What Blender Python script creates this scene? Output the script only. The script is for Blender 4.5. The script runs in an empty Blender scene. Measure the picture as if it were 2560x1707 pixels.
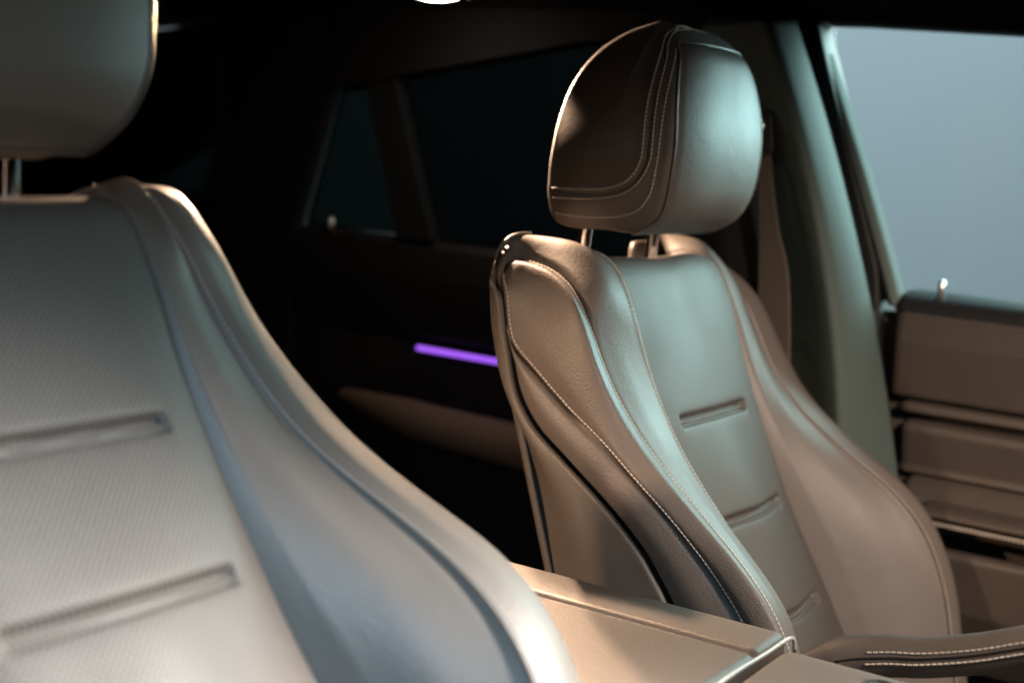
import bpy, bmesh, math
import numpy as np
from mathutils import Vector, Matrix
from mathutils.kdtree import KDTree
R_ = math.radians
SC = bpy.context.scene
COL = SC.collection

# ------------------------------------------------------------------ camera, light, exposure
# axes: X = across the car (towards the right-hand door), Y = towards the rear, Z = up; origin = the lens
YAW, PITCH, ROLL = R_(32), R_(-7.8), R_(4.5)
h = Vector((math.cos(YAW)*math.cos(PITCH), math.sin(YAW)*math.cos(PITCH), math.sin(PITCH)))
r0 = Vector((math.sin(YAW), -math.cos(YAW), 0)); u0 = r0.cross(h)
cr, sr = math.cos(ROLL), math.sin(ROLL)
rt, up = cr*r0 + sr*u0, cr*u0 - sr*r0
cam_d = bpy.data.cameras.new('camera'); cam = bpy.data.objects.new('camera', cam_d); COL.objects.link(cam)
cam.matrix_world = Matrix(((rt.x, up.x, -h.x, 0), (rt.y, up.y, -h.y, 0), (rt.z, up.z, -h.z, 0), (0, 0, 0, 1)))
cam_d.lens = 50; cam_d.sensor_width = 36; cam_d.clip_start = .02; cam_d.clip_end = 60
cam_d.dof.use_dof = True; cam_d.dof.focus_distance = 1.06; cam_d.dof.aperture_fstop = 3.7; cam_d.dof.aperture_blades = 9
SC.camera = cam

W = bpy.data.worlds.new('World'); SC.world = W; W.use_nodes = True
bg = W.node_tree.nodes['Background']; bg.inputs[0].default_value = (.5, .62, .7, 1); bg.inputs[1].default_value = .003
SC.view_settings.view_transform = 'Standard'; SC.view_settings.look = 'None'
SC.view_settings.exposure = 0; SC.view_settings.gamma = 1

def aim(o, loc, tgt):
    o.location = loc
    o.rotation_euler = (Vector(tgt) - Vector(loc)).to_track_quat('-Z', 'Y').to_euler()
def area(name, loc, tgt, sx, sy, power, col, spread=180):
    l = bpy.data.lights.new(name, 'AREA'); l.shape = 'RECTANGLE'; l.size = sx; l.size_y = sy
    l.energy = power; l.color = col; l.spread = R_(spread)
    o = bpy.data.objects.new(name, l); COL.objects.link(o); aim(o, loc, tgt); return o
def spot(name, loc, tgt, power, col, angle, blend, rad):
    l = bpy.data.lights.new(name, 'SPOT'); l.energy = power; l.color = col; l.spot_size = R_(angle); l.spot_blend = blend
    l.shadow_soft_size = rad
    o = bpy.data.objects.new(name, l); COL.objects.link(o); aim(o, loc, tgt); return o

WARM = (1, .66, .43)
# studio light coming in through the windscreen and the front door glass, outside the body
area('door_side_light', (2.4, .05, .48), (1.2, .55, -.1), .5, .95, 52, (.68, 1, .97))
area('windscreen_light', (.8, -1.2, .55), (1.0, .5, -.1), .5, .4, 7.5, (1, .98, .96))
area('driver_side_light', (-.15, .0, .27), (.58, .45, -.26), .3, .3, 1.25, (.46, .75, 1), 42)
# wall light outside the right-hand windows
area('wall_light', (2.6, 1.9, 3.0), (4.6, 1.9, -.1), 3.4, 3.4, 125, (.80, .94, 1), 120)
# the car's own reading lamps, rear and front, plus an added shoulder beam
spot('right_reading_beam', (1.343, 1.08, .150), (.75, .45, -.25), 118, WARM, 74, .25, .014)
spot('left_reading_beam', (.20, .86, .16), (.95, .28, -.62), 52, WARM, 62, .5, .014)
spot('shoulder_fill_beam', (1.165, .86, .212), (1.0, .585, -.18), 78, WARM, 34, .35, .014)  # added spot out of view, aimed to brighten the far seat's shoulder
spot('front_left_beam', (1.0, -.2, .22), (.27, .23, -.53), 390, (1, .95, .90), 64, 1, .05)
spot('front_right_beam', (.74, -.2, .21), (1.28, .36, -.36), 66, (1, .79, .64), 60, 1, .05)

# ------------------------------------------------------------------ materials
def mat(name, base, rough=.5, spec=.5, metal=0, bump=None, perf=None, coat=0, vary=0, emit=None, scale=1.0):
    m = bpy.data.materials.new(name); m.use_nodes = True
    nt = m.node_tree; N = nt.nodes; L = nt.links
    b = N['Principled BSDF']
    b.inputs['Base Color'].default_value = (*base, 1); b.inputs['Roughness'].default_value = rough
    b.inputs['Specular IOR Level'].default_value = spec; b.inputs['Metallic'].default_value = metal
    b.inputs['Coat Weight'].default_value = coat
    tc = N.new('ShaderNodeTexCoord')
    col = None
    if vary:
        n = N.new('ShaderNodeTexNoise'); n.inputs['Scale'].default_value = 14*scale; n.inputs['Detail'].default_value = 5
        L.new(tc.outputs['Object'], n.inputs['Vector'])
        mr = N.new('ShaderNodeMapRange'); mr.inputs['To Min'].default_value = 1-vary; mr.inputs['To Max'].default_value = 1+vary
        L.new(n.outputs['Fac'], mr.inputs['Value'])
        mx = N.new('ShaderNodeVectorMath'); mx.operation = 'SCALE'; mx.inputs[0].default_value = base
        L.new(mr.outputs[0], mx.inputs['Scale']); col = mx.outputs[0]
        L.new(col, b.inputs['Base Color'])
        mr2 = N.new('ShaderNodeMapRange'); mr2.inputs['To Min'].default_value = rough-.10; mr2.inputs['To Max'].default_value = rough+.08
        L.new(n.outputs['Fac'], mr2.inputs['Value']); L.new(mr2.outputs[0], b.inputs['Roughness'])
    hgt = None
    if bump:
        s, st = bump
        v = N.new('ShaderNodeTexVoronoi'); v.feature = 'SMOOTH_F1'; v.inputs['Scale'].default_value = s; v.inputs['Smoothness'].default_value = .4
        nz = N.new('ShaderNodeTexNoise'); nz.inputs['Scale'].default_value = s*.35; nz.inputs['Detail'].default_value = 4
        wv = N.new('ShaderNodeVectorMath'); wv.operation = 'MULTIPLY_ADD'
        L.new(nz.outputs['Color'], wv.inputs[0]); wv.inputs[1].default_value = (.7/s,)*3
        L.new(tc.outputs['Object'], wv.inputs[2]); L.new(wv.outputs[0], v.inputs['Vector']); L.new(tc.outputs['Object'], nz.inputs['Vector'])
        ad = N.new('ShaderNodeMath'); ad.operation = 'MULTIPLY_ADD'; ad.inputs[1].default_value = .22
        L.new(nz.outputs['Fac'], ad.inputs[0]); L.new(v.outputs['Distance'], ad.inputs[2]); hgt = ad.outputs[0]
        bp = N.new('ShaderNodeBump'); bp.inputs['Strength'].default_value = st; bp.inputs['Distance'].default_value = .0007
        if vary:                                                        # soft slack and stretch of the hide
            sl = N.new('ShaderNodeTexNoise'); sl.inputs['Scale'].default_value = 26; sl.inputs['Detail'].default_value = 3; sl.inputs['Distortion'].default_value = .6
            L.new(tc.outputs['Object'], sl.inputs['Vector'])
            b0 = N.new('ShaderNodeBump'); b0.inputs['Strength'].default_value = .10; b0.inputs['Distance'].default_value = .004
            L.new(sl.outputs['Fac'], b0.inputs['Height']); L.new(b0.outputs[0], bp.inputs['Normal'])
        L.new(hgt, bp.inputs['Height']); L.new(bp.outputs[0], b.inputs['Normal'])
    if perf:
        p, rad = perf
        masks = []
        for off in (0, .5):
            a = N.new('ShaderNodeVectorMath'); a.operation = 'MULTIPLY_ADD'; a.inputs[1].default_value = (1/p, 1/p, 0); a.inputs[2].default_value = (off, off, .5)
            L.new(tc.outputs['Object'], a.inputs[0])
            f = N.new('ShaderNodeVectorMath'); f.operation = 'FRACTION'; L.new(a.outputs[0], f.inputs[0])
            s = N.new('ShaderNodeVectorMath'); s.operation = 'DISTANCE'; s.inputs[1].default_value = (.5, .5, .5); L.new(f.outputs[0], s.inputs[0])
            masks.append(s.outputs['Value'])
        mn = N.new('ShaderNodeMath'); mn.operation = 'MINIMUM'; L.new(masks[0], mn.inputs[0]); L.new(masks[1], mn.inputs[1])
        mr = N.new('ShaderNodeMapRange'); mr.inputs['From Min'].default_value = rad*.7; mr.inputs['From Max'].default_value = rad*1.3
        L.new(mn.outputs[0], mr.inputs['Value'])
        mx = N.new('ShaderNodeMix'); mx.data_type = 'RGBA'; mx.inputs['A'].default_value = (.012, .011, .010, 1); mx.inputs['B'].default_value = (*base, 1)
        L.new(mr.outputs[0], mx.inputs['Factor'])
        if col: L.new(col, mx.inputs['B'])
        L.new(mx.outputs['Result'], b.inputs['Base Color'])
        bp2 = N.new('ShaderNodeBump'); bp2.inputs['Strength'].default_value = .6; bp2.inputs['Distance'].default_value = .0008
        L.new(mr.outputs[0], bp2.inputs['Height'])
        if hgt: L.new(bp.outputs[0], bp2.inputs['Normal'])
        L.new(bp2.outputs[0], b.inputs['Normal'])
    if emit:
        b.inputs['Emission Color'].default_value = (*emit[0], 1); b.inputs['Emission Strength'].default_value = emit[1]
    return m
LB = (.098, .082, .070)
M = {
 'leather': mat('grained_leather', LB, .53, .38, bump=(600, .32), vary=.10),
 'smooth': mat('smooth_leather', LB, .52, .38, bump=(640, .22), vary=.08),
 'perf': mat('perforated_leather', LB, .54, .36, bump=(640, .15), perf=(.0040, .25), vary=.06),
 'hard': mat('shell_plastic', (.08, .066, .053), .5, .4, bump=(900, .2), vary=.05),
 'thread': mat('pale_thread', (.42, .37, .32), .6, .3),
 'piping': mat('piping_leather', (.09, .077, .067), .35, .5),
 'black': mat('black_fabric', (.006, .0055, .0055), .9, .1, bump=(300, .4)),
 'armpad': mat('rear_armrest_leather', (.13, .085, .058), .6, .2, bump=(420, .4)),
 'bead': mat('trim_bead', (.32, .30, .27), .35, .5),
 'liner': mat('roof_trim', (.007, .0062, .0056), .8, .1),
 'dark': mat('dark_plastic', (.007, .0067, .0065), .55, .3),
 'frame': mat('window_frame_trim', (.075, .09, .082), .75, .15),
 'trim': mat('pillar_trim', (.048, .062, .055), .65, .15, bump=(700, .2)),
 'rubber': mat('rubber_seal', (.015, .015, .015), .6, .4),
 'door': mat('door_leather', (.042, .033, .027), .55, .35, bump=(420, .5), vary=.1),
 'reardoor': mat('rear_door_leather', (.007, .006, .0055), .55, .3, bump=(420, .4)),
 'web': mat('belt_webbing', (.07, .055, .043), .75, .2, bump=(900, .5)),
 'chrome': mat('chrome', (.8, .8, .8), .12, .5, metal=1),
 'satin': mat('satin_metal', (.75, .74, .72), .3, .5, metal=1),
 'wall': mat('studio_wall', (.5, .53, .55), .9, .1, vary=.05, scale=.12),
 'violet': mat('violet_strip', (.3, .1, .6), .4, .4, emit=((.38, .115, 1.0), 1.1)),
 'pad': mat('console_leather', (.070, .057, .047), .55, .35, bump=(640, .2), vary=.08),
 'lens': mat('lamp_lens', (.9, .9, .9), .3, .5, emit=((1, .86, .72), 60)),
}
def glass(name, tint, refl=.04):
    m = bpy.data.materials.new(name); m.use_nodes = True; N = m.node_tree.nodes; L = m.node_tree.links; N.clear()
    o = N.new('ShaderNodeOutputMaterial'); t = N.new('ShaderNodeBsdfTransparent'); t.inputs[0].default_value = (*tint, 1)
    g = N.new('ShaderNodeBsdfGlossy'); g.inputs['Roughness'].default_value = .02
    mx = N.new('ShaderNodeMixShader'); mx.inputs[0].default_value = refl
    L.new(t.outputs[0], mx.inputs[1]); L.new(g.outputs[0], mx.inputs[2]); L.new(mx.outputs[0], o.inputs[0]); return m
M['clear'] = glass('clear_glass', (.86, .92, .93), .010); M['tint'] = glass('tinted_glass', (.07, .08, .08), .008)
M['tint2'] = glass('quarter_glass', (.10, .12, .118), .008)

# ------------------------------------------------------------------ object helpers
def link(name, me, parent=None, kind=None):
    o = bpy.data.objects.new(name, me); COL.objects.link(o)
    if parent is not None: o.parent = parent
    if kind: o['kind'] = kind
    return o
def tag(o, label, cat, group=None):
    o['label'] = label; o['category'] = cat
    if group: o['group'] = group
    return o
def thing(name, label, cat, mw=None, group=None):
    o = bpy.data.objects.new(name, None); COL.objects.link(o); o.empty_display_size = .05
    if mw is not None: o.matrix_world = mw
    return tag(o, label, cat, group)
def mesh(name, V, F, m, smooth=True):
    me = bpy.data.meshes.new(name); me.from_pydata([tuple(map(float, v)) for v in V], [], [tuple(map(int, f)) for f in F])
    me.materials.append(m)
    if smooth: me.polygons.foreach_set('use_smooth', [True]*len(me.polygons))
    me.update(); return me
def grid_faces(nt, ns, flip=False, closed=False):
    F = []
    for i in range(nt-1):
        for j in range(ns if closed else ns-1):
            k = (j+1) % ns; f = (i*ns+j, i*ns+k, (i+1)*ns+k, (i+1)*ns+j)
            F.append(f[::-1] if flip else f)
    return F
def cr_eval(P, q):
    """Catmull-Rom through P (n,...) at fractional indices q."""
    P = np.asarray(P, float); n = len(P)
    i = np.clip(np.floor(q).astype(int), 0, n-2); s = q-i
    E = np.concatenate([[2*P[0]-P[1]], P, [2*P[-1]-P[-2]]]) if n > 2 else np.concatenate([[2*P[0]-P[1]], P, [2*P[1]-P[0]]])
    a, b, c, d = E[i], E[i+1], E[i+2], E[i+3]
    s = s.reshape(-1, *([1]*(P.ndim-1)))
    return b + .5*s*(c-a+s*(2*a-5*b+4*c-d+s*(3*(b-c)+d-a)))
def spline(P, n, arc=True):
    P = np.asarray(P, float)
    D = cr_eval(P, np.linspace(0, len(P)-1, max(400, n*4)))
    if not arc: return cr_eval(P, np.linspace(0, len(P)-1, n))
    d = np.r_[0, np.cumsum(np.linalg.norm(np.diff(D, axis=0), axis=1))]; t = np.linspace(0, d[-1], n)
    return np.stack([np.interp(t, d, D[:, k]) for k in range(3)], 1)
def normals(G):
    a = np.gradient(G, axis=0); b = np.gradient(G, axis=1); n = np.cross(a, b)
    return n/np.maximum(np.linalg.norm(n, axis=2, keepdims=True), 1e-9)
class Patch: pass
def patch(name, rails, nt, ns, m, parent, core, tuck=(0, 0), tw=.006, td=.004, arc=True, disp=None, mirror=False, ends=(0, 0), fade=None, sub=None, kind=None):
    """Surface through rails (each a list of 3D points); edges roll inwards by td over tw to make sewn seams."""
    Rl = np.stack([spline(r, nt, arc) for r in rails], 1)             # nt, nr, 3
    d = np.r_[0, np.cumsum(np.linalg.norm(np.diff(Rl, axis=1), axis=2).mean(0))]
    D = cr_eval(np.swapaxes(Rl, 0, 1), np.linspace(0, len(rails)-1, 300))   # 300, nt, 3
    dd = np.concatenate([np.zeros((1, nt)), np.cumsum(np.linalg.norm(np.diff(D, axis=0), axis=2), 0)])
    G = np.empty((nt, ns, 3))
    # finer spacing near the sewn edges
    x = np.linspace(0, 1, ns); x = x - .09*np.sin(2*math.pi*x)
    for i in range(nt):
        tt = x*dd[-1, i]
        for k in range(3): G[i, :, k] = np.interp(tt, dd[:, i], D[:, i, k])
    if mirror: G = G*np.array([-1, 1, 1])
    core = np.asarray(core, float)*np.array([-1 if mirror else 1, 1, 1])
    n = normals(G); sg = np.sign(((G-core)*n).sum(2)).sum(); flip = sg < 0
    if flip: n = -n
    al = np.concatenate([np.zeros((nt, 1)), np.cumsum(np.linalg.norm(np.diff(G, axis=1), axis=2), 1)], 1)
    at = np.concatenate([np.zeros((1, ns)), np.cumsum(np.linalg.norm(np.diff(G, axis=0), axis=2), 0)], 0)
    off = np.zeros((nt, ns))
    def roll(dist, w, dep): q = np.clip(dist/w, 0, 1); return dep*(1-np.sqrt(np.maximum(0, 1-(1-q)**2)))
    tw0, tw1 = (tw, tw) if not isinstance(tw, tuple) else tw
    w0 = np.minimum(tw0, np.maximum(al[:, -1:]*.45, 1e-5)); w1 = np.minimum(tw1, np.maximum(al[:, -1:]*.45, 1e-5)); tw = tw0
    fd = np.interp(np.linspace(0, 1, nt), *fade)[:, None] if fade else 1
    if tuck[0]: off -= roll(al, w0, td*tuck[0]*w0/tw0)*fd
    if tuck[1]: off -= roll(al[:, -1:]-al, w1, td*tuck[1]*w1/tw1)*(fd if disp is not None else 1)
    if ends[0]: off -= roll(at, tw, td*ends[0])
    if ends[1]: off -= roll(at[-1:]-at, tw, td*ends[1])
    if disp is not None: off += disp(G*np.array([-1 if mirror else 1, 1, 1]))
    G2 = G + n*off[..., None]
    me = mesh(name, G2.reshape(-1, 3), grid_faces(nt, ns, flip), m)
    o = link(name, me, parent, kind)
    p = Patch(); p.o = o; p.G = G2; p.n = n; p.al = al; p.flip = flip
    return p
def tube(name, P, rad, m, parent=None, seg=8, n=None, kind=None, cap=True):
    P = spline(P, n) if n else np.asarray(P, float)
    T = np.gradient(P, axis=0); T /= np.maximum(np.linalg.norm(T, axis=1, keepdims=True), 1e-9)
    ref = np.array([.3, .2, 1.0]) if abs(T[0, 2]) < .8 else np.array([1., .3, .1])
    V = []; a = ref - T[0]*(ref@T[0]); a /= np.linalg.norm(a)
    rad = np.broadcast_to(rad, len(P))
    for i in range(len(P)):
        a = a - T[i]*(a@T[i]); a /= np.linalg.norm(a); b = np.cross(T[i], a)
        for k in range(seg):
            t = 2*math.pi*k/seg; V.append(P[i]+rad[i]*(math.cos(t)*a+math.sin(t)*b))
    F = grid_faces(len(P), seg, False, True)
    if cap: F += [tuple(range(seg))[::-1], tuple((len(P)-1)*seg+k for k in range(seg))]
    return link(name, mesh(name, V, F, m), parent, kind)
def edge_line(p, dist, side, lo=0, hi=1):
    """Line on a patch at a distance from its edge, with normals."""
    P, Nn = [], []
    nt = len(p.G)
    for i in range(int(lo*(nt-1)), int(hi*(nt-1))+1):
        a = p.al[i]; t = dist if side == 0 else a[-1]-dist
        if a[-1] < dist*2.2: continue
        P.append([np.interp(t, a, p.G[i, :, k]) for k in range(3)]); Nn.append([np.interp(t, a, p.n[i, :, k]) for k in range(3)])
    return np.array(P), np.array(Nn)
def stitches(name, P, Nn, parent, pitch=.0038, ln=.0026, rad=.00072, lift=.0006, m=None):
    P = np.asarray(P); Nn = np.asarray(Nn)
    if len(P) < 4: return
    d = np.r_[0, np.cumsum(np.linalg.norm(np.diff(P, axis=0), axis=1))]
    V, F = [], []
    for s in np.arange(pitch, d[-1]-pitch, pitch):
        a = np.array([np.interp(s, d, P[:, k]) for k in range(3)]); b = np.array([np.interp(s+ln, d, P[:, k]) for k in range(3)])
        n = np.array([np.interp(s, d, Nn[:, k]) for k in range(3)]); n /= np.linalg.norm(n)
        t = b-a; t /= max(np.linalg.norm(t), 1e-9); c = np.cross(t, n); a = a+n*lift; b = b+n*lift; k = len(V)
        V += [a-t*.0002-n*rad, a+c*rad, a+n*rad, a-c*rad, b+c*rad, b+n*rad, b-c*rad, b+t*.0002-n*rad]
        F += [(k+1, k+2, k+5, k+4), (k+2, k+3, k+6, k+5), (k, k+2, k+1), (k, k+3, k+2), (k+7, k+4, k+5), (k+7, k+5, k+6)]
    return link(name, mesh(name, V, F, m or M['thread'], False), parent, 'stuff')
def extrude(name, prof, ax, a0, a1, m, parent=None, n=24, kind=None, fn=None, rnd=0, closed=True):
    """Prism: profile (list of 2D points in the other two axes) swept along axis ax from a0 to a1; fn(t) shifts the section; rnd rounds the ends."""
    prof = np.asarray(prof, float); V = []; o2 = [k for k in range(3) if k != ax]
    c = prof.mean(0); ts = np.linspace(0, 1, n)
    if rnd: 
        L = abs(a1-a0); e = rnd/L*(1-np.cos(np.linspace(0, math.pi/2, 7))); ts = np.unique(np.r_[e, np.linspace(rnd/L, 1-rnd/L, n), 1-e])
    for t in ts:
        dd = min(t, 1-t)*abs(a1-a0); k = 1
        pr = prof
        if rnd and dd < rnd:
            ins = rnd*(1-math.sqrt(max(0, 1-(1-dd/rnd)**2)))
            nrm = np.roll(prof, -1, 0)-np.roll(prof, 1, 0); nrm = np.stack([nrm[:, 1], -nrm[:, 0]], 1); nrm /= np.maximum(np.linalg.norm(nrm, axis=1, keepdims=True), 1e-9)
            sgn = np.sign(((prof-c)*nrm).sum(1).sum()); pr = prof-nrm*sgn*ins*.8
        s = fn(t) if fn else (0, 0)
        for q in pr:
            p = [0, 0, 0]; p[ax] = a0+(a1-a0)*t; p[o2[0]] = q[0]+s[0]; p[o2[1]] = q[1]+s[1]; V.append(p)
    k = len(prof); F = grid_faces(len(ts), k, False, closed)
    if closed: F += [tuple(range(k))[::-1], tuple((len(ts)-1)*k+j for j in range(k))]
    me = mesh(name, V, F, m); bm = bmesh.new(); bm.from_mesh(me); bmesh.ops.recalc_face_normals(bm, faces=bm.faces)
    bm.to_mesh(me); bm.free()
    o = link(name, me, parent, kind)
    md = o.modifiers.new('edges', 'EDGE_SPLIT'); md.split_angle = R_(50)
    return o
def rounded(pts, rad, seg=5):
    """2D polygon with rounded corners (rad may be a list)."""
    P = np.asarray(pts, float); out = []; n = len(P)
    rad = np.broadcast_to(rad, n)
    for i in range(n):
        a, b, c = P[i-1], P[i], P[(i+1) % n]; u = a-b; v = c-b; lu, lv = np.linalg.norm(u), np.linalg.norm(v)
        q = min(rad[i], lu*.49, lv*.49)
        if q < 1e-5: out.append(b); continue
        p0, p1 = b+u/lu*q, b+v/lv*q
        for s in np.linspace(0, 1, seg): out.append((1-s)**2*p0+2*s*(1-s)*b+s*s*p1)
    return np.array(out)
def slab(name, poly, x0, x1, m, parent=None, rad=.01, bev=.003, kind=None):
    """Plate lying in the Y-Z plane: polygon (y,z) between x0 and x1, bevelled."""
    P = rounded(poly, rad); bm = bmesh.new()
    vs = [bm.verts.new((x0, y, z)) for y, z in P]; f = bm.faces.new(vs)
    e = bmesh.ops.extrude_face_region(bm, geom=[f]); bmesh.ops.translate(bm, verts=[v for v in e['geom'] if isinstance(v, bmesh.types.BMVert)], vec=(x1-x0, 0, 0))
    bmesh.ops.recalc_face_normals(bm, faces=bm.faces)
    me = bpy.data.meshes.new(name); bm.to_mesh(me); bm.free(); me.materials.append(m)
    o = link(name, me, parent, kind)
    if bev: b = o.modifiers.new('bevel', 'BEVEL'); b.width = bev; b.segments = 2; b.limit_method = 'ANGLE'
    return o

# ------------------------------------------------------------------ front seats
VS = np.array([.10, .18, .26, .30, .34, .38, .42, .46, .50, .54, .58, .62])
U3 = np.array([.130, .130, .128, .125, .122, .118, .113, .109, .105, .103, .101, .100])
W3 = np.array([.055, .055, .050, .045, .039, .032, .025, .021, .018, .015, .012, .013])
U2 = np.array([.150, .155, .160, .161, .158, .147, .135, .121, .110, .105, .104, .104])
W2 = np.array([.110, .113, .116, .118, .117, .111, .086, .060, .037, .023, .016, .0135])
U4R = np.array([.170, .177, .182, .186, .187, .184, .180, .169, .160, .157, .160, .159])
U4L = np.array([.150, .155, .160, .165, .168, .172, .175, .172, .163, .154, .146, .135])
W4R = np.array([.112, .117, .122, .126, .126, .120, .102, .072, .043, .021, .009, .002])
W4L = W4R+np.interp(VS, [.54, .58, .62], [0, .002, .0055])
WC = np.array([.075, .075, .070, .066, .061, .055, .048, .040, .029, .0195, .015, .0125])
S_PTS = [(.150, .6956, -.0726), (.167, .683, -.0715), (.175, .6688, -.0668), (.178, .6397, -.0678), (.180, .6243, -.0636), (.182, .5993, -.0466), (.184, .5665, -.0235),
         (.1858, .534, .0028), (.1877, .503, .0246), (.1895, .4652, .0517), (.1913, .429, .0744), (.1932, .4081, .0853), (.195, .3912, .0932), (.196, .36, .103), (.196, .30, .110), (.19, .2, .11), (.18, .1, .10)]
Q_PTS = [(.1782, .625, -.0683), (.1797, .5883, -.0682), (.1814, .5573, -.0572), (.1831, .525, -.034), (.1849, .4816, -.0021), (.1866, .4478, .0189), (.1883, .4228, .0296), (.19, .4089, .035), (.19, .37, .045), (.188, .28, .055), (.185, .18, .058), (.18, .1, .058)]
B_PTS = [(.150, .7189, -.0669), (.163, .702, -.0735), (.165, .6686, -.0851), (.165, .6283, -.0904), (.165, .6015, -.088), (.165, .5705, -.0821), (.165, .54, -.0784), (.165, .5026, -.0764), (.165, .4362, -.0793), (.165, .36, -.085), (.165, .22, -.09), (.165, .1, -.09)]
def rail(u, w, top, mirror=False):
    return [(a, v, b) for a, v, b in zip(u, VS, w)] + list(top)
def snap_fn(objs):
    pts, nr = [], []
    for o in objs:
        for v in o.data.vertices: pts.append(v.co.copy()); nr.append(v.normal.copy())
    kd = KDTree(len(pts))
    for i, p in enumerate(pts): kd.insert(p, i)
    kd.balance()
    def f(P):
        A, B = [], []
        for p in P:
            res = kd.find_n(Vector(p), 6); wsum = 0; n = Vector(); hgt = 0
            for co, i, dist in res:
                w = 1/(dist+1e-4); n += nr[i]*w; hgt += w*((Vector(p)-co).dot(nr[i])); wsum += w
            n.normalize(); A.append(Vector(p)-n*(hgt/wsum)); B.append(n)
        return np.array([tuple(a) for a in A]), np.array([tuple(b) for b in B])
    return f

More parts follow.
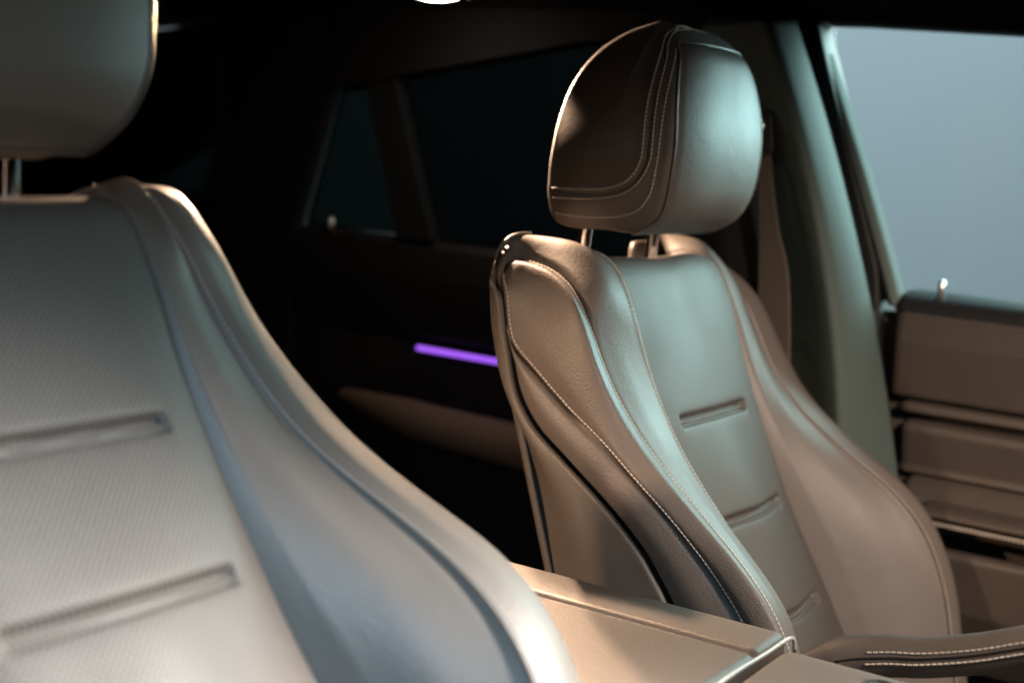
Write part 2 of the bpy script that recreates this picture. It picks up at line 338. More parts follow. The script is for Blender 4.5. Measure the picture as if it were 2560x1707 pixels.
def build_seat(T, rho, U4, W4, k1t, shoulder, rim, gd, grv, fill, ewv, label, ext):
    s, c = math.sin(rho), math.cos(rho)
    MW = Matrix(((1, 0, 0, T[0]), (0, s, -c, T[1]), (0, c, s, T[2]), (0, 0, 0, 1)))
    seat = thing('leather_seat', label, 'car seat', MW, 'front seats')
    core = (0, .4, -.02)
    k3 = rail(U3, W3, [(.099, .645, .011), (.099, .668, .007), (.099, .684, -.003), (.099, .690, -.020), (.099, .686, -.045)])
    kin = rail((U3*.62+U2*.38), (W3*.66+W2*.34), [(.1005, .645, .011), (.1005, .668, .0075), (.1, .685, -.003), (.1, .692, -.021), (.1005, .692, -.046)])
    k2 = rail(U2, W2, [(.1035, .645, .0115), (.1035, .668, .0075), (.103, .688, -.004), (.104, .698, -.024), (.105, .70, -.048)])
    kmt = shoulder
    km = rail((U2*.5+U4*.5), (W2*.5+W4*.5)+np.interp(VS, [.38, .62], [.005, .001]), kmt)
    km2 = rail((U2*.14+U4*.86), (W2*.14+W4*.86)+np.interp(VS, [.38, .62], [.0022, .0006]), [tuple(np.array(p)*.22+np.array(q)*.78+np.array((0, .0035, .0035))) for p, q in zip(kmt[:4], k1t[:4])]+[(.1475, .7165, -.0668) if rim > .04 else tuple(np.array(kmt[4])*.2+np.array(k1t[4])*.8+np.array((0, .001, .002)))])
    k1 = rail(U4, W4, k1t)
    nv = len(VS)
    def sm(L):
        P = spline(L, 240, False); w = np.exp(-.5*(np.arange(-15, 16)/6.0)**2); w /= w.sum()
        Q = np.concatenate([np.repeat(P[:1], 15, 0), P, np.repeat(P[-1:], 15, 0)])
        S = np.stack([np.convolve(Q[:, k], w, 'valid') for k in range(3)], 1); e = np.minimum(1, np.minimum(np.arange(240), np.arange(240)[::-1])/14)[:, None]
        return [tuple(p) for p in P*(1-e)+S*e]
    k3, kin, k2, km, km2, k1 = [sm(L) for L in (k3, kin, k2, km, km2, k1)]
    # --- centre insert with pressed grooves
    def groove(G):
        off = np.zeros(G.shape[:2])
        for vg, half in grv:
            dv = G[..., 1]-vg-(.004*(G[..., 0]/.07)**2 if 0 else 0); ext = 1/(1+np.exp((np.abs(G[..., 0])-half)/.0009))
            off -= gd*(.0062*np.exp(-((dv-.0027)/.0022)**2)+.0048*np.exp(-((dv+.0027)/.0017)**2))*ext
            off -= .0012*np.exp(-(dv/.008)**2)*ext
        return off
    ctop = [(0, .645, .0115), (0, .667, .008), (0, .682, -.003), (0, .687, -.020), (0, .683, -.042)]
    mir = lambda L: [(-a, b, d) for a, b, d in L]
    def mixr(A, B, q, bul=0): return [tuple(np.array(a)*(1-q)+np.array(b)*q+np.array((0, 0, bul))) for a, b in zip(A, B)]
    cen = sm(rail(np.zeros(nv), WC+fill*np.interp(VS, [.3, .46, .6], [1.3, 1, .4]), ctop))
    r1 = mixr(k3, cen, .28, .0015); r2 = mixr(k3, cen, .62, .001)
    if fill:                                                        # this seat's centre pad is stuffed fuller towards its seams
        bz = lambda L, b: [(p[0], p[1], p[2]+b*float(np.interp(p[1], [.36, .50, .62], [1, .8, 0]))) for p in L]
        r1 = bz(r1, .0095); r2 = bz(r2, .0065)
    ins = patch('centre_insert', [mir(k3), mir(r1), mir(r2), cen, r2, r1, k3], 420, 130, M['perf'], seat, core, (1, 1), .006, .0012, fade=([0, .68, .82, 1], [1, 1, .3, .3]), disp=groove)
    for mr in (True, False):
        sg = -1 if mr else 1
        k3b = [(a-.003, b, d-.007) for a, b, d in k3]
        if mr: rails_ = [k3b, kin, k2, km, km2, k1]
        else:                                                           # the far bolster is one smooth pad
            tv = np.linspace(0, 1, len(k3)); bl = np.interp(tv, [0, .62, .80, 1], [1, 1, 0, 0])
            rails_ = [k3b] + [[tuple((np.array(p)*(1-q)+np.array(r)*q+np.array((-.004, 0, .006))*math.sin(q*math.pi))*b+np.array(alt[i])*(1-b)) for i, (p, r, b) in enumerate(zip(k3, k1, bl))] for q, alt in ((.12, kin), (.25, k2), (.55, km), (.86, km2))] + [k1]
        bo = patch('side_bolster', rails_, 240, 90, M['smooth'], seat, core, (0, 1), (.007, .0030), .0032, mirror=mr, ends=(0, .3), fade=([0, .68, .82, 1], [1, 1, .3, .3]))
        # leaf-shaped side panel
        k1d = k1[::-4]
        def ew(v): return float(np.interp(v, [.1, .36, .44, .52, .60, .66], ewv))
        x_ = -.012 if mr else ext
        e1 = [(a+(.014+x_*.4)*ew(v), v, w+float(np.interp(v, [.4, .6], [.0045, .002]))) for a, v, w in k1d]
        e2 = [(a+(.030+x_)*ew(v)+.002, v, w+float(np.interp(v, [.4, .6], [.001, -.003]))-x_*.35) for a, v, w in k1d]
        e1[0] = e2[0] = k1d[0]; nk = len(k1d)
        e1[1:4] = [tuple(np.array(k1d[i])*(1-i/4)+np.array(e1[i])*(i/4)) for i in (1, 2, 3)]; e2[1:4] = [tuple(np.array(k1d[i])*(1-i/4)+np.array(e2[i])*(i/4)) for i in (1, 2, 3)]
        sA = spline(S_PTS, 60); kA = spline(e2, 60)
        e3 = [tuple(np.array(p)*.45+np.array(q)*.55+np.array(((.010+x_*.5)*min(1, i/12), 0, 0))) for i, (p, q) in enumerate(zip(kA, sA))]
        lf = patch('side_panel', [spline(k1d, 60), spline(e1, 60), kA, e3, sA], 260, 70, M['leather'], seat, core, (1, 1), (.0030, .006), .0032, mirror=mr)
        # strip between side panel and shell
        q2 = [(.176, .645, -.0690)] + Q_PTS
        sB = spline([p for p in S_PTS if p[1] < .655], 60); qB = spline(q2, 60)
        mB = [tuple((np.array(p)+np.array(q))/2+np.array((.005*math.sin(min(1, i/10)*math.pi/2), 0, 0))) for i, (p, q) in enumerate(zip(sB, qB))]
        st = patch('lower_side_panel', [sB, mB, qB], 200, 40, M['leather'], seat, core, (1.3, 1.6), .007, .005, mirror=mr)
        # hard shell
        sTop = [(.151, .697, -.0735), (.168, .682, -.0722), (.175, .6688, -.0675), (.1775, .6397, -.0690)]
        fr = [(.152, .7086, -.0718)] + sTop + Q_PTS
        f2 = [(a+.002, v, w-.0022) for a, v, w in fr]
        fB = spline(f2, 80); bB = spline(B_PTS, 80)
        mb = [tuple(np.array(p)*.5+np.array(q)*.5+np.array((.009*min(1, i/26+.1), 0, -.004*max(0, 1-i/30)))) for i, (p, q) in enumerate(zip(fB, bB))]
        sh = patch('seat_shell', [fB, mb, bB], 200, 40, M['hard'], seat, core, (1.2, .6), .004, .003, mirror=mr)
        # corded seams
        f = np.array([sg, 1, 1])
        k1s = spline(k1, 260)*f
        pts = np.array([np.array(p)+q for p, q in zip(lf.G[::-1, 0], lf.n[::-1, 0]*(.0016 if mr else 0))])
        tube('piping', pts, .0017 if mr else .0010, M['piping'], seat, 8)
        tube('seam_welt', (spline(k3, 200)*f)-np.array((0, .001, .0075)), .0055, M['smooth'], seat, 8)
        if rim > .04: tube('piping', np.array([(.122, .7205, -.0600), (.138, .7205, -.0640), (.1495, .7165, -.0685), (.1525, .708, -.0725), (.151, .698, -.0745)])*f, .0016, M['piping'], seat, 8, 40)
        # stitching
        a, n_ = edge_line(lf, .0045, 0, .02, 1); stitches('stitching', a, n_, seat, rad=.00072 if mr else .00045)
        a, n_ = edge_line(lf, .0042, 1, .02, 1); stitches('stitching', a, n_, seat)
        if mr:
            K2S = spline(k2, 240)*f
            i0 = np.array([np.argmin(np.linalg.norm(bo.G[i]-K2S[i], axis=1)) for i in range(240)])
            P = np.array([bo.G[i, i0[i]] for i in range(240)]); P = spline(spline(P, 30), 200); NN = np.array([bo.n[i, i0[i]] for i in range(0, 240)])[np.linspace(0, 239, 200).astype(int)]
            stitches('stitching', P[:190], NN[:190], seat, lift=.0006)
    # --- back panel with its raised rims either side of the headrest
    xs = np.linspace(-.165, .165, 150); G = []
    for t in np.linspace(0, 1, 60):
        row = []
        for x in xs:
            e = 1/(1+math.exp((abs(x)-.074)/-.0018)) if rim > .04 else 1; top = .668+rim*e-.018*max(0, (abs(x)-.145)/.02)**2
            v = .10+(top-.10)*t; w = -.084-.004*(1-(x/.165)**2)
            w = w+(w*-1-.0660)*max(0, (v-.60)/.115)**2
            row.append((x, v, w))
        G.append(row)
    bk = link('back_panel', mesh('back_panel', np.array(G).reshape(-1, 3), grid_faces(60, 150, False), M['hard']), seat)
    sd = bk.modifiers.new('thickness', 'SOLIDIFY'); sd.thickness = .006 if rim > .04 else .014; sd.offset = 0
    # --- seat cushion, mostly hidden by the console
    cu = [[(u, .035+.02*math.cos(u*9), .06+k*.085) for k in range(6)] for u in (-.20, -.16, -.08, 0, .08, .16, .20)]
    cush = np.array([[[u, v0, w] for u, v0 in ((-.215, -.06), (-.215, .04), (-.19, .085), (-.14, .075), (-.07, .05), (0, .046), (.07, .05), (.14, .075), (.19, .085), (.215, .04), (.215, -.06))] for w in np.linspace(-.02, .46, 8)])
    cush[:, :, 1] -= math.tan(rho-R_(11))*cush[:, :, 2]
    cush[-1, :, 1] -= .03; cush[-1, :, 2] += .01
    D = np.array([spline(rw, 60) for rw in cush]); D = np.swapaxes(np.array([spline(D[:, j], 50) for j in range(60)]), 0, 1)
    link('seat_cushion', mesh('seat_cushion', D.reshape(-1, 3), grid_faces(50, 60), M['leather']), seat)

    # --- headrest
    prof = [(-.037, .7193), (-.0537, .7309), (-.0529, .7566), (-.0440, .785), (-.0235, .8364), (-.0004, .8617), (.0316, .8728), (.0696, .8721), (.0871, .8647), (.0987, .8467), (.1003, .8262), (.0905, .7715), (.0723, .7281), (.0561, .7116), (.0346, .7048), (.0127, .7033), (-.0137, .7127)]
    P = np.array([(0, v, w) for w, v in prof]); NP = 200
    Pc = np.concatenate([P[-3:], P, P[:3]]); D = cr_eval(Pc, np.linspace(3, 3+len(P), 1600)); dd = np.r_[0, np.cumsum(np.linalg.norm(np.diff(D, axis=0), axis=1))]
    tt = np.linspace(0, dd[-1], NP, endpoint=False); C = np.stack([np.interp(tt, dd, D[:, k]) for k in range(3)], 1)
    tg = np.roll(C, -1, 0)-np.roll(C, 1, 0); nn = np.stack([np.zeros(NP), -tg[:, 2], tg[:, 1]], 1); nn /= np.linalg.norm(nn, axis=1, keepdims=True)
    cc = C.mean(0)
    if ((C-cc)*nn).sum() < 0: nn = -nn
    A, RR, BU = .0943, .0070, .006
    def kf(v):
        v = np.asarray(v, float); return 1-.479*np.clip((v-.774)/.0995, 0, 2)**1.962-.1936*np.clip((.745-v)/.047, 0, 2)**2
    rings = []                                                          # (u, inset, scale)
    for q in np.linspace(0.02, 1, 34)[:-1]: rings.append((-(A+BU*(1-q**2)), RR, q))
    for a in np.linspace(0, math.pi/2, 14): rings.append((-(A-RR)-RR*math.cos(a), RR*(1-math.sin(a)), 1))
    for u in np.linspace(-(A-RR), 0, 40)[1:]: rings.append((u, 0, 1))
    rings += [(-u, i, q) for u, i, q in rings[:-1][::-1]]
    G = []
    for u, ins_, q in rings:
        L = cc+(C-cc)*(1-ins_/np.linalg.norm(C-cc, axis=1))[:, None]; L = cc+(L-cc)*q; L[:, 0] = u*kf(L[:, 1])
        crown = np.clip((nn[:, 2]+.2)/.9, 0, 1); L[:, 2] += crown*(-.0024-.0117*(abs(u)/A)**3)*(1 if q == 1 else q)
        tp = np.clip((nn[:, 1]-.2)/.8, 0, 1); L[:, 1] += tp*.0065*(abs(u)/A)**2.5*(1 if q == 1 else q)
        G.append(L)
    G = np.array(G); NR = len(G)
    # side seam, running up the side and over the top
    seamA = [(-.044, .7526), (-.0027, .7409), (.0222, .7372), (.0399, .7405), (.053, .7513), (.061, .7677), (.0743, .8121), (.0811, .836), (.0835, .858)]
    sideA = [(-A-.004, v+.002, w-.0062) for w, v in seamA]
    over = [(-.085, .8605, .0775), (-.055, .866, .0790), (0, .868, .0800)]
    lineA = spline(sideA[:-1]+[(-A-.001, .850, .0760)]+over, 200)
    lineA = np.concatenate([lineA, lineA[:-1][::-1]*np.array([-1, 1, 1])])
    lineA[:, 0] *= kf(lineA[:, 1])
    N3 = np.cross(np.gradient(G, axis=0), np.roll(G, -1, 1)-np.roll(G, 1, 1)); N3 /= np.maximum(np.linalg.norm(N3, axis=2, keepdims=True), 1e-9)
    if ((G-G.reshape(-1, 3).mean(0))*N3).sum() < 0: N3 = -N3
    kd = KDTree(len(lineA))
    for i, p in enumerate(lineA): kd.insert(Vector(p), i)
    kd.balance()
    # front cushion = rectangular piece of the grid
    iu0 = next(i for i, (u, a, q) in enumerate(rings) if q == 1 and u > -.0905); iu1 = NR-1-iu0
    fb = int(np.argmin(np.hypot(C[:, 2]-.012, C[:, 1]-.703))); ft = int(np.argmin(np.hypot(C[:, 2]-.0985, C[:, 1]-.848)))
    j0, j1 = min(fb, ft), max(fb, ft)
    off = np.zeros((NR, NP))
    for i in range(NR):
        for j in range(NP):
            dist = kd.find(Vector(G[i, j]))[2]
            off[i, j] -= .0022*math.exp(-(dist/.0017)**2) - .0008*math.exp(-((dist-.006)/.004)**2)
    H = G+N3*off[..., None]
    F1, F2 = [], []
    for i in range(NR-1):
        for j in range(NP):
            k = (j+1) % NP; f = (i*NP+j, i*NP+k, (i+1)*NP+k, (i+1)*NP+j)
            if not (iu0 <= i < iu1 and j0 <= j < j1): F1.append(f)
    F1 += [tuple(range(NP))[::-1], tuple((NR-1)*NP+k for k in range(NP))]
    def fixn(me):
        bm = bmesh.new(); bm.from_mesh(me); bmesh.ops.recalc_face_normals(bm, faces=bm.faces)
        bmesh.ops.delete(bm, geom=[v for v in bm.verts if not v.link_faces], context='VERTS'); bm.to_mesh(me); bm.free()
    me = mesh('headrest', H.reshape(-1, 3), F1, M['smooth']); fixn(me)
    hr = link('headrest', me, seat)
    sub = G[iu0:iu1+1, j0:j1+1].copy(); sn = N3[iu0:iu1+1, j0:j1+1]
    a1 = np.concatenate([np.zeros((1, sub.shape[1])), np.cumsum(np.linalg.norm(np.diff(sub, axis=0), axis=2), 0)]); a2 = np.concatenate([np.zeros((sub.shape[0], 1)), np.cumsum(np.linalg.norm(np.diff(sub, axis=1), axis=2), 1)], 1)
    de = np.minimum(np.minimum(a1, a1[-1:]-a1), np.minimum(a2, a2[:, -1:]-a2))
    q = np.clip(de/.010, 0, 1); sub = sub+sn*(.0028*np.sqrt(np.maximum(0, 1-(1-q)**2))-.0015)[..., None]
    me = mesh('front_cushion', sub.reshape(-1, 3), grid_faces(sub.shape[0], sub.shape[1]), M['smooth']); fixn(me)
    fc = link('front_cushion', me, hr)
    loop = np.concatenate([G[iu0, j0:j1+1], G[iu0:iu1+1, j1], G[iu0:iu1+1, j0:j1+1][-1][::-1], G[iu0:iu1+1, j0][::-1]])
    ln_ = np.concatenate([N3[iu0, j0:j1+1], N3[iu0:iu1+1, j1], N3[iu0:iu1+1, j0:j1+1][-1][::-1], N3[iu0:iu1+1, j0][::-1]])
    lp = loop+ln_*.0008
    lp = np.array([(lp[i-2]+lp[i-1]+lp[i]+lp[(i+1) % len(lp)]+lp[(i+2) % len(lp)])/5 for i in range(len(lp))])
    tube('piping', np.concatenate([lp, lp[:1]]), .0013, M['piping'], hr, 8, cap=False)
    sn_ = snap_fn([hr])
    for dx in (-.0042, .0042):
        P2 = [np.array(p)+dx*np.array(q) for p, q in zip(lineA[:215], np.concatenate([np.cross(np.gradient(lineA[:150], axis=0)/np.linalg.norm(np.gradient(lineA[:150], axis=0), axis=1, keepdims=True), (-1, 0, 0)), np.repeat([[0, 0, 1.0]], 65, 0)*0+np.cross(np.gradient(lineA[150:215], axis=0)/np.linalg.norm(np.gradient(lineA[150:215], axis=0), axis=1, keepdims=True), (-.3, .95, 0))]))]
        a, n_ = sn_(P2); stitches('stitching', a, n_, hr)
    b2 = spline([(-A-.002, v+.002, w-.0062) for w, v in ((-.0455, .7349), (-.0198, .7245), (.0088, .7170), (.030, .7160), (.045, .722), (.0565, .734), (.0700, .7635), (.0850, .8073), (.0920, .832), (.093, .845))], 160)
    b2[:, 0] *= kf(b2[:, 1])
    a, n_ = sn_(b2); stitches('stitching', a, n_, hr)
    for u in (-.0665, .0665):
        tube('headrest_post', [(u, .655, -.052), (u, .69, -.047), (u, .72, -.035), (u, .75, -.015)], .0058, M['chrome'], hr, 20, 20)
        tube('post_collar', [(u, .664, -.051), (u, .684, -.048), (u, .688, -.0475)], np.interp(np.linspace(0, 1, 12), [0, .8, 1], [.011, .011, .008]), M['satin'], seat, 20, 12)
    extrude('guide_trim', rounded([(-.090, -.058), (.090, -.058), (.090, -.030), (-.090, -.030)], .01), 1, .640, .672, M['dark'], seat, 6)
    return seat

build_seat((1.17, .353, -.735), R_(19), U4R, W4R, [(.157, .640, -.003), (.148, .667, -.0165), (.142, .6856, -.0377), (.142, .6974, -.0616), (.150, .6956, -.0726)], [(.130, .65, .009), (.123, .677, .000), (.122, .700, -.0145), (.122, .7115, -.038), (.124, .7190, -.060)], .044, 1.25, ((.5352, .0685), (.4421, .070), (.349, .074)), 0, [.7, .7, .85, 1, 1, .9], 'dark leather seat beside the clear side window, pale stitching on its headrest', .066)
build_seat((.45, .3089, -.6584), R_(26.1), U4L, W4L, [(.127, .645, .0098), (.122, .6657, .0064), (.120, .6849, .0001), (.119, .6970, -.014), (.135, .7045, -.066)], [(.115, .647, .0125), (.113, .668, .0085), (.1115, .688, -.0005), (.1115, .699, -.018), (.118, .705, -.057)], .030, 1.35, ((.550, .0690), (.4645, .0705), (.372, .074)), .009, [.95, .95, 1.05, 1, .9, .85], 'nearer dark leather seat with blue light on its inner bolster, across the console', .020)

# ------------------------------------------------------------------ centre console
con = thing('centre_console', 'low leather console with padded armrest lid between the two front seats', 'console', Matrix.Translation((.80, .35, -.8)))
def child(o, par):
    o.parent = par; o.matrix_parent_inverse = par.matrix_world.inverted(); return o
child(extrude('armrest_lid', rounded([(.655, -.44), (.655, -.322), (.868, -.3225), (.8725, -.3262), (.8765, -.3215), (.926, -.3205), (.930, -.44)], [.01, .02, .005, .003, .005, .009, .005]), 1, .332, .80, M['pad'], None, 30, rnd=.008), con)
child(extrude('console_body', rounded([(.66, -.80), (.66, -.43), (.925, -.43), (.925, -.80)], .01), 1, .10, 1.0, M['dark'], None, 8), con)
child(tube('chrome_bead', [(.68, .329, -.329), (.80, .3275, -.3205), (.872, .3275, -.3215), (.920, .3275, -.3225), (.931, .328, -.335)], .0015, M['bead'], None, 10, 60), con)
child(extrude('console_front', rounded([(.66, -.43), (.66, -.345), (.70, -.325), (.90, -.323), (.932, -.34), (.932, -.43)], [.005, .02, .02, .03, .02, .005]), 1, .235, .3235, M['pad'], None, 12, rnd=.006), con)
hp = spline([(.945, .345, -.365), (.955, .325, -.348), (.960, .30, -.333), (.962, .27, -.3235), (.962, .244, -.3175), (.962, .21, -.306), (.962, .18, -.293), (.962, .13, -.272), (.962, .06, -.25), (.96, -.05, -.24)], 140)
hr_ = np.interp(np.linspace(0, 1, 140), [0, .12, .3, 1], [.010, .016, .0140, .0136])
hd = child(tube('grab_handle', hp-np.array((0, 0, .008)), hr_, M['pad'], None, 24), con)
def side_line(ang, lift): return hp+np.stack([-(hr_+lift)*math.cos(ang), 0*hr_, (hr_+lift)*math.sin(ang)-.008], 1)
for ang in (.42, -.10):
    q = side_line(ang, .0002); child(stitches('stitching', q[24:], np.repeat([[-math.cos(ang), 0, math.sin(ang)]], len(q)-24, 0), None, .0042, .0029, .0007), con)
child(tube('handle_seam', side_line(.16, -.0004)[18:], .0011, M['dark'], None, 6), con)
child(extrude('handle_side_trim', rounded([(.925, -.50), (.925, -.340), (.962, -.335), (.962, -.50)], [.003, .02, .01, .003]), 1, -.05, .315, M['smooth'], None, 20, fn=lambda t: (0, -.012+.075*max(0, .75-t)/.75 if False else -.012)), con)
child(tube('chrome_knob', [(.862, .245, -.345), (.862, .245, -.322), (.862, .245, -.318), (.862, .245, -.3165)], np.array([.014, .014, .0125, .008]), M['chrome'], None, 28), con)

# ------------------------------------------------------------------ right-hand front door
door = thing('front_door', 'front door with brown leather card under the clear window', 'car door', Matrix.Translation((1.5, .4, -.8)), 'car doors')
Y0, Y1 = .440, -.45
def dpart(name, prof, m, y0=Y0, rad=.006, rnd=.010, y1=Y1): return child(extrude(name, rounded(prof, rad), 1, y0, y1, m, None, 24, rnd=rnd), door)
dpart('window_sill', [(1.53, -.118), (1.500, -.118), (1.478, -.124), (1.470, -.142), (1.53, -.142)], M['dark'], .452, [.002, .006, .012, .006, .002])
dpart('upper_panel', [(1.54, -.139), (1.468, -.139), (1.466, -.17), (1.474, -.2265), (1.480, -.2300), (1.54, -.2300)], M['door'], .448, .004)
dpart('trim_strip', [(1.54, -.2315), (1.482, -.2315), (1.474, -.234), (1.472, -.2425), (1.484, -.2465), (1.54, -.2465)], M['door'], .436, .003)
dpart('middle_panel', [(1.54, -.2515), (1.484, -.2515), (1.474, -.2550), (1.472, -.262), (1.482, -.30), (1.480, -.308), (1.54, -.308)], M['door'], .432, .003)
dpart('lower_panel', [(1.54, -.3095), (1.480, -.3095), (1.472, -.314), (1.455, -.328), (1.455, -.36), (1.54, -.36)], M['door'], .42, .004)
arm = dpart('armrest', [(1.54, -.327), (1.462, -.3265), (1.425, -.3285), (1.416, -.333), (1.418, -.3385), (1.43, -.341), (1.54, -.342)], M['door'], .40, .005, .02)
dpart('door_pocket', [(1.446, -.371), (1.422, -.3675), (1.416, -.372), (1.418, -.385), (1.424, -.43), (1.46, -.50), (1.475, -.50), (1.446, -.43)], M['door'], .42, .004)
dpart('door_base', [(1.545, -.142), (1.495, -.142), (1.495, -.75), (1.545, -.75)], M['door'], .475, .003, .004)
for dz, x in ((-.3432, 1.4185), (-.3405, 1.4165)):
    q = np.array([(x, y, dz) for y in np.linspace(.38, -.1, 60)]); child(stitches('stitching', q, np.repeat([[-1, 0, -.3]], 60, 0), None, .0046, .0032, .0006), door)
child(tube('lock_pin', [(1.487, .409, -.128), (1.487, .409, -.110), (1.487, .4095, -.1045), (1.487, .4095, -.1025)], np.array([.0042, .0042, .0038, .0012]), M['satin'], None, 16), door)
child(slab('window_glass', [(.463, -.125), (.562, .150), (.54, .158), (-.45, .12), (-.45, -.125)], 1.503, 1.507, M['clear'], None, .012, 0), door)
pF = np.polyfit([-.108, -.005, .068, .133], [.4605, .5015, .5365, .5655], 2)
FR = [(float(np.polyval(pF, z)), z) for z in (-.14, -.10, -.06, -.02, .02, .06, .10, .13)]+[(.5745, .147), (.566, .156)]
fr = spline([(1.484, y, z) for y, z in FR], 80)
def strip(name, rails, m, par, nt=80): 
    Rl = np.stack([spline(r, nt) for r in rails], 1); G = np.swapaxes(cr_eval(np.swapaxes(Rl, 0, 1), np.linspace(0, len(rails)-1, 8*(len(rails)-1)+1)), 0, 1)
    me = mesh(name, G.reshape(-1, 3), grid_faces(nt, G.shape[1]), m); bm = bmesh.new(); bm.from_mesh(me); bmesh.ops.recalc_face_normals(bm, faces=bm.faces); bm.to_mesh(me); bm.free()
    o = link(name, me); child(o, par) if par else None
    s = o.modifiers.new('thickness', 'SOLIDIFY'); s.thickness = .002; return o
strip('window_frame', [[(1.503, y-.001, z) for y, z in FR], [(1.486, y, z+.001) for y, z in FR], [(1.481, y+.005, z+.003) for y, z in FR], [(1.484, y+.012, z+.006) for y, z in FR], [(1.505, y+.024, z+.010) for y, z in FR]], M['frame'], door)
# header over the window
child(extrude('window_header', rounded([(1.47, .145), (1.47, .19), (1.53, .19), (1.53, .145)], .006), 1, .58, -.45, M['black'], None, 10, fn=lambda t: (0, .012-.062*t*.55)), door)

body = thing('vehicle_interior', 'dark car body with black roof lining and green-lit door pillar around the seats', 'car body', Matrix.Translation((.8, .8, -.85)))
# ------------------------------------------------------------------ B-pillar, belt
pil = body
ZL = np.linspace(.15, -.6, 9); pL = np.polyfit([.123, .089, .027, -.063, -.112, -.271], [.592, .578, .553, .520, .506, .474], 2)
YL = np.polyval(pL, np.maximum(ZL, -.4))
ZB = np.linspace(.15, -.6, 9); pB = np.polyfit([.118, .071, -.003, -.107, -.175, -.288], [.559, .541, .507, .471, .45, .419], 2)
YB = np.polyval(pB, np.maximum(ZB, -.4))
Lr = [(1.39, y*1.39/1.42, z*1.39/1.42) for y, z in zip(YL, ZL)]; Br = [(1.445, y*1.445/1.42, z*1.445/1.42) for y, z in zip(YB, ZB)]
strip('pillar_trim', [[(1.455, y+.10, z) for x, y, z in Lr], [(1.42, y+.050, z) for x, y, z in Lr], [(1.393, y+.012, z) for x, y, z in Lr], [(1.392, y-.001, z) for x, y, z in Lr],
                      [((a[0]+b[0])/2-.002, (a[1]+b[1])/2-.004, (a[2]+b[2])/2) for a, b in zip(Lr, Br)], [(1.441, y-.001, z) for x, y, z in Br], [(1.446, y+.002, z) for x, y, z in Br], [(1.450, y+.018, z) for x, y, z in Br]], M['trim'], pil, 120)
child(tube('door_seal', [(1.467, y+.013, z) for x, y, z in Br], .009, M['rubber'], None, 12, 90), pil)
child(slab('inner_post', [(.70, .16), (.572, .16), (.474, -.1), (.41, -.6), (.62, -.6)], 1.475, 1.52, M['dark'], None, .01, .004), pil)
belt = thing('seat_belt', 'brown seat belt hanging down the door pillar behind the stitched headrest', 'seat belt', Matrix.Translation((1.4, .58, 0)))
def ribbon(name, A, B, m, par, th=.0014):
    o = strip(name, [A, [tuple((np.array(a)+np.array(b))/2) for a, b in zip(A, B)], B], m, par, 80); o.modifiers[0].thickness = th; return o
ribbon('strap', [(1.405, .592, .03), (1.40, .590, .005), (1.396, .580, -.06), (1.392, .573, -.119), (1.385, .56, -.22), (1.375, .545, -.34)],
       [(1.400, .574, .03), (1.397, .574, .006), (1.390, .556, -.06), (1.384, .536, -.114), (1.376, .520, -.22), (1.366, .505, -.34)], M['web'], belt)
child(extrude('belt_anchor', rounded([(.572, .010), (.600, .010), (.604, .055), (.578, .058)], .009), 0, 1.395, 1.425, M['dark'], None, 6, rnd=.004), belt)
child(tube('anchor_bolt', [(1.397, .590, .040), (1.392, .590, .040), (1.391, .590, .040)], np.array([.006, .006, .002]), M['satin'], None, 14), belt)

# ------------------------------------------------------------------ right-hand rear door and body side
rd = thing('rear_door', 'dark rear door with a glowing violet light strip and tinted window', 'car door', Matrix.Translation((1.5, 1.0, -.8)), 'car doors')
def rpart(name, prof, m, y0, y1, rad=.006, rnd=.01): return child(extrude(name, rounded(prof, rad), 1, y0, y1, m, None, 24, rnd=rnd), rd)
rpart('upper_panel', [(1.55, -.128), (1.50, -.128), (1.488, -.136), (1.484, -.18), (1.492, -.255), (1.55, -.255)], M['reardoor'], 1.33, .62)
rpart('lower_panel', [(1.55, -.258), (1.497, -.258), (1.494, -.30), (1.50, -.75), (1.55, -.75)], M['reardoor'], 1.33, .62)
rpart('light_strip', [(1.497, -.2665), (1.4915, -.2665), (1.4905, -.2698), (1.4915, -.2730), (1.497, -.2730)], M['violet'], 1.079, .66, .0015, .003)
ar = [(1.50, 1.20, -.352), (1.47, 1.12, -.352), (1.445, 1.02, -.354), (1.44, .92, -.357), (1.44, .80, -.36), (1.45, .70, -.36)]
child(tube('armrest', ar, np.interp(np.linspace(0, 1, 60), [0, .3, 1], [.010, .024, .030]), M['armpad'], None, 20, 60), rd)
child(slab('window_glass', [(1.112, -.128), (1.146, .078), (.858, .132), (.62, .14), (.62, -.128)], 1.503, 1.507, M['tint'], None, .012, 0), rd)
child(slab('quarter_glass', [(1.288, -.129), (1.238, .057), (1.186, .064), (1.110, -.126)], 1.503, 1.507, M['tint2'], None, .010, 0), rd)
child(slab('division_bar', [(1.118, -.13), (1.188, .075), (1.140, .085), (1.060, -.13)], 1.485, 1.515, M['dark'], None, .004, .003), rd)
child(slab('window_header', [(1.24, .054), (1.18, .064), (1.143, .074), (.858, .1275), (.60, .135), (.60, .20), (1.24, .16)], 1.478, 1.52, M['liner'], None, .004, .003), rd)
child(tube('lock_pin', [(1.492, 1.234, -.134), (1.492, 1.234, -.118), (1.492, 1.234, -.112)], np.array([.005, .005, .002]), M['satin'], None, 14), rd)
cp = body
child(slab('rear_pillar_trim', [(1.292, -.13), (1.240, .057), (1.24, .17), (1.75, .10), (1.447, -.030), (1.469, -.101), (1.75, -.101), (1.75, -.75), (1.30, -.75)], 1.485, 1.515, M['dark'], None, .003, .003), cp)
child(slab('corner_glass', [(1.62, -.104), (1.62, .06), (1.445, -.028), (1.466, -.104)], 1.503, 1.507, M['tint2'], None, .003, 0), cp)
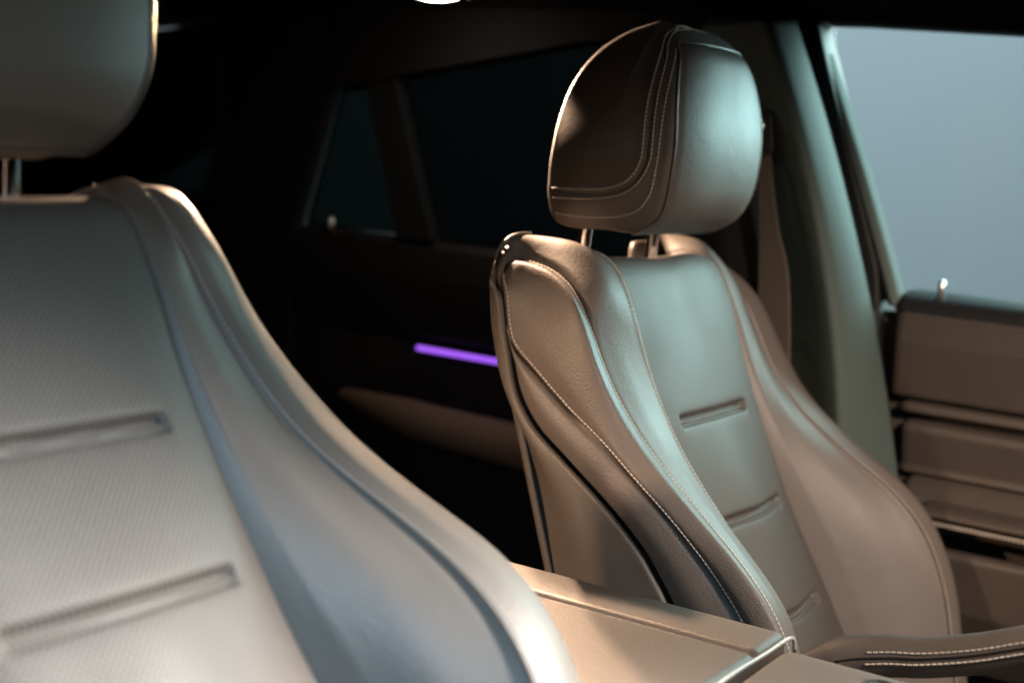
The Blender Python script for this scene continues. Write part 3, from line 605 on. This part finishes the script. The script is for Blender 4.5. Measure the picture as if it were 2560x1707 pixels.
child(slab('tail_panel', [(1.584, -.102), (1.44, -.029), (1.44, .09), (1.95, .09), (1.95, -.75), (1.60, -.75), (1.60, -.101)], 1.478, 1.484, M['dark'], None, .002, 0), cp)

# ------------------------------------------------------------------ roof, floor, tail, outside wall
nx, ny = 40, 30; G = []
for y in np.linspace(-.05, 2.2, ny):
    for x in np.linspace(.08, 1.52, nx):
        G.append((x, y, .155+.085*(1-((x-.8)/.72)**2)-.05*max(0, y-1)**1.5))
ro = child(link('roof_lining', mesh('roof_lining', G, grid_faces(ny, nx), M['black'])), body); s = ro.modifiers.new('thickness', 'SOLIDIFY'); s.thickness = .02; s.offset = 1
child(link('carpet', mesh('carpet', [(-.1, -.9, -.85), (1.6, -.9, -.85), (1.6, 2.3, -.85), (-.1, 2.3, -.85)], [(0, 1, 2, 3)], M['black'], False)), body)
o = extrude('tailgate', rounded([(-.0, -.85), (1.6, -.85), (1.6, .2), (0, .2)], .05), 1, 2.2, 2.24, M['black'], None, 2); child(o, body)
o = extrude('side_wall', rounded([(.55, -.85), (2.2, -.85), (2.2, -.13), (.55, -.13)], .03), 0, .04, .08, M['black'], None, 2); child(o, body)
link('wall', mesh('wall', [(4.6, -5, -1.3), (4.6, 9, -1.3), (4.6, 9, 3.5), (4.6, -5, 3.5)], [(0, 3, 2, 1)], M['wall'], False), None, 'structure')
link('ground', mesh('ground', [(-6, -6, -1.3), (9, -6, -1.3), (9, 9, -1.3), (-6, 9, -1.3)], [(0, 1, 2, 3)], M['dark'], False), None, 'structure')

# ------------------------------------------------------------------ reading lamps, and one added roof lamp
def lamp(x, y, z, label):
    t = thing('reading_lamp', label, 'lamp', Matrix.Translation((x, y, z)), 'rear reading lamps')
    child(extrude('lamp_housing', rounded([(y-.055, z+.005), (y+.055, z+.005), (y+.045, z+.03), (y-.045, z+.03)], .004), 0, x-.03, x+.03, M['dark'], None, 6, rnd=.006), t)
    ln = [(x+.022*math.cos(a)*q, y+.036*math.sin(a)*q, z+.004-.007*(1-q*q)) for q in (.01, .35, .7, .9, 1) for a in np.linspace(0, 2*math.pi, 24, endpoint=False)]
    child(link('lamp_lens', mesh('lamp_lens', ln, grid_faces(5, 24, False, True), M['lens'])), t)
    child(tube('lamp_button', [(x, y-.046, z+.006), (x, y-.046, z), (x, y-.046, z-.001)], np.array([.004, .004, .001]), M['satin'], None, 12), t)
    return t
lamp(1.347, .980, .1595, 'lit reading lamp on the dark roof above the rear window')
lamp(.27, 1.0, .160, 'lit reading lamp on the roof side away from the clear window')
lamp(1.165, .86, .222, 'added out-of-view roof lamp behind the stitched headrest, brightening the seat shoulder')  # added lamp body for the shoulder beam, out of view
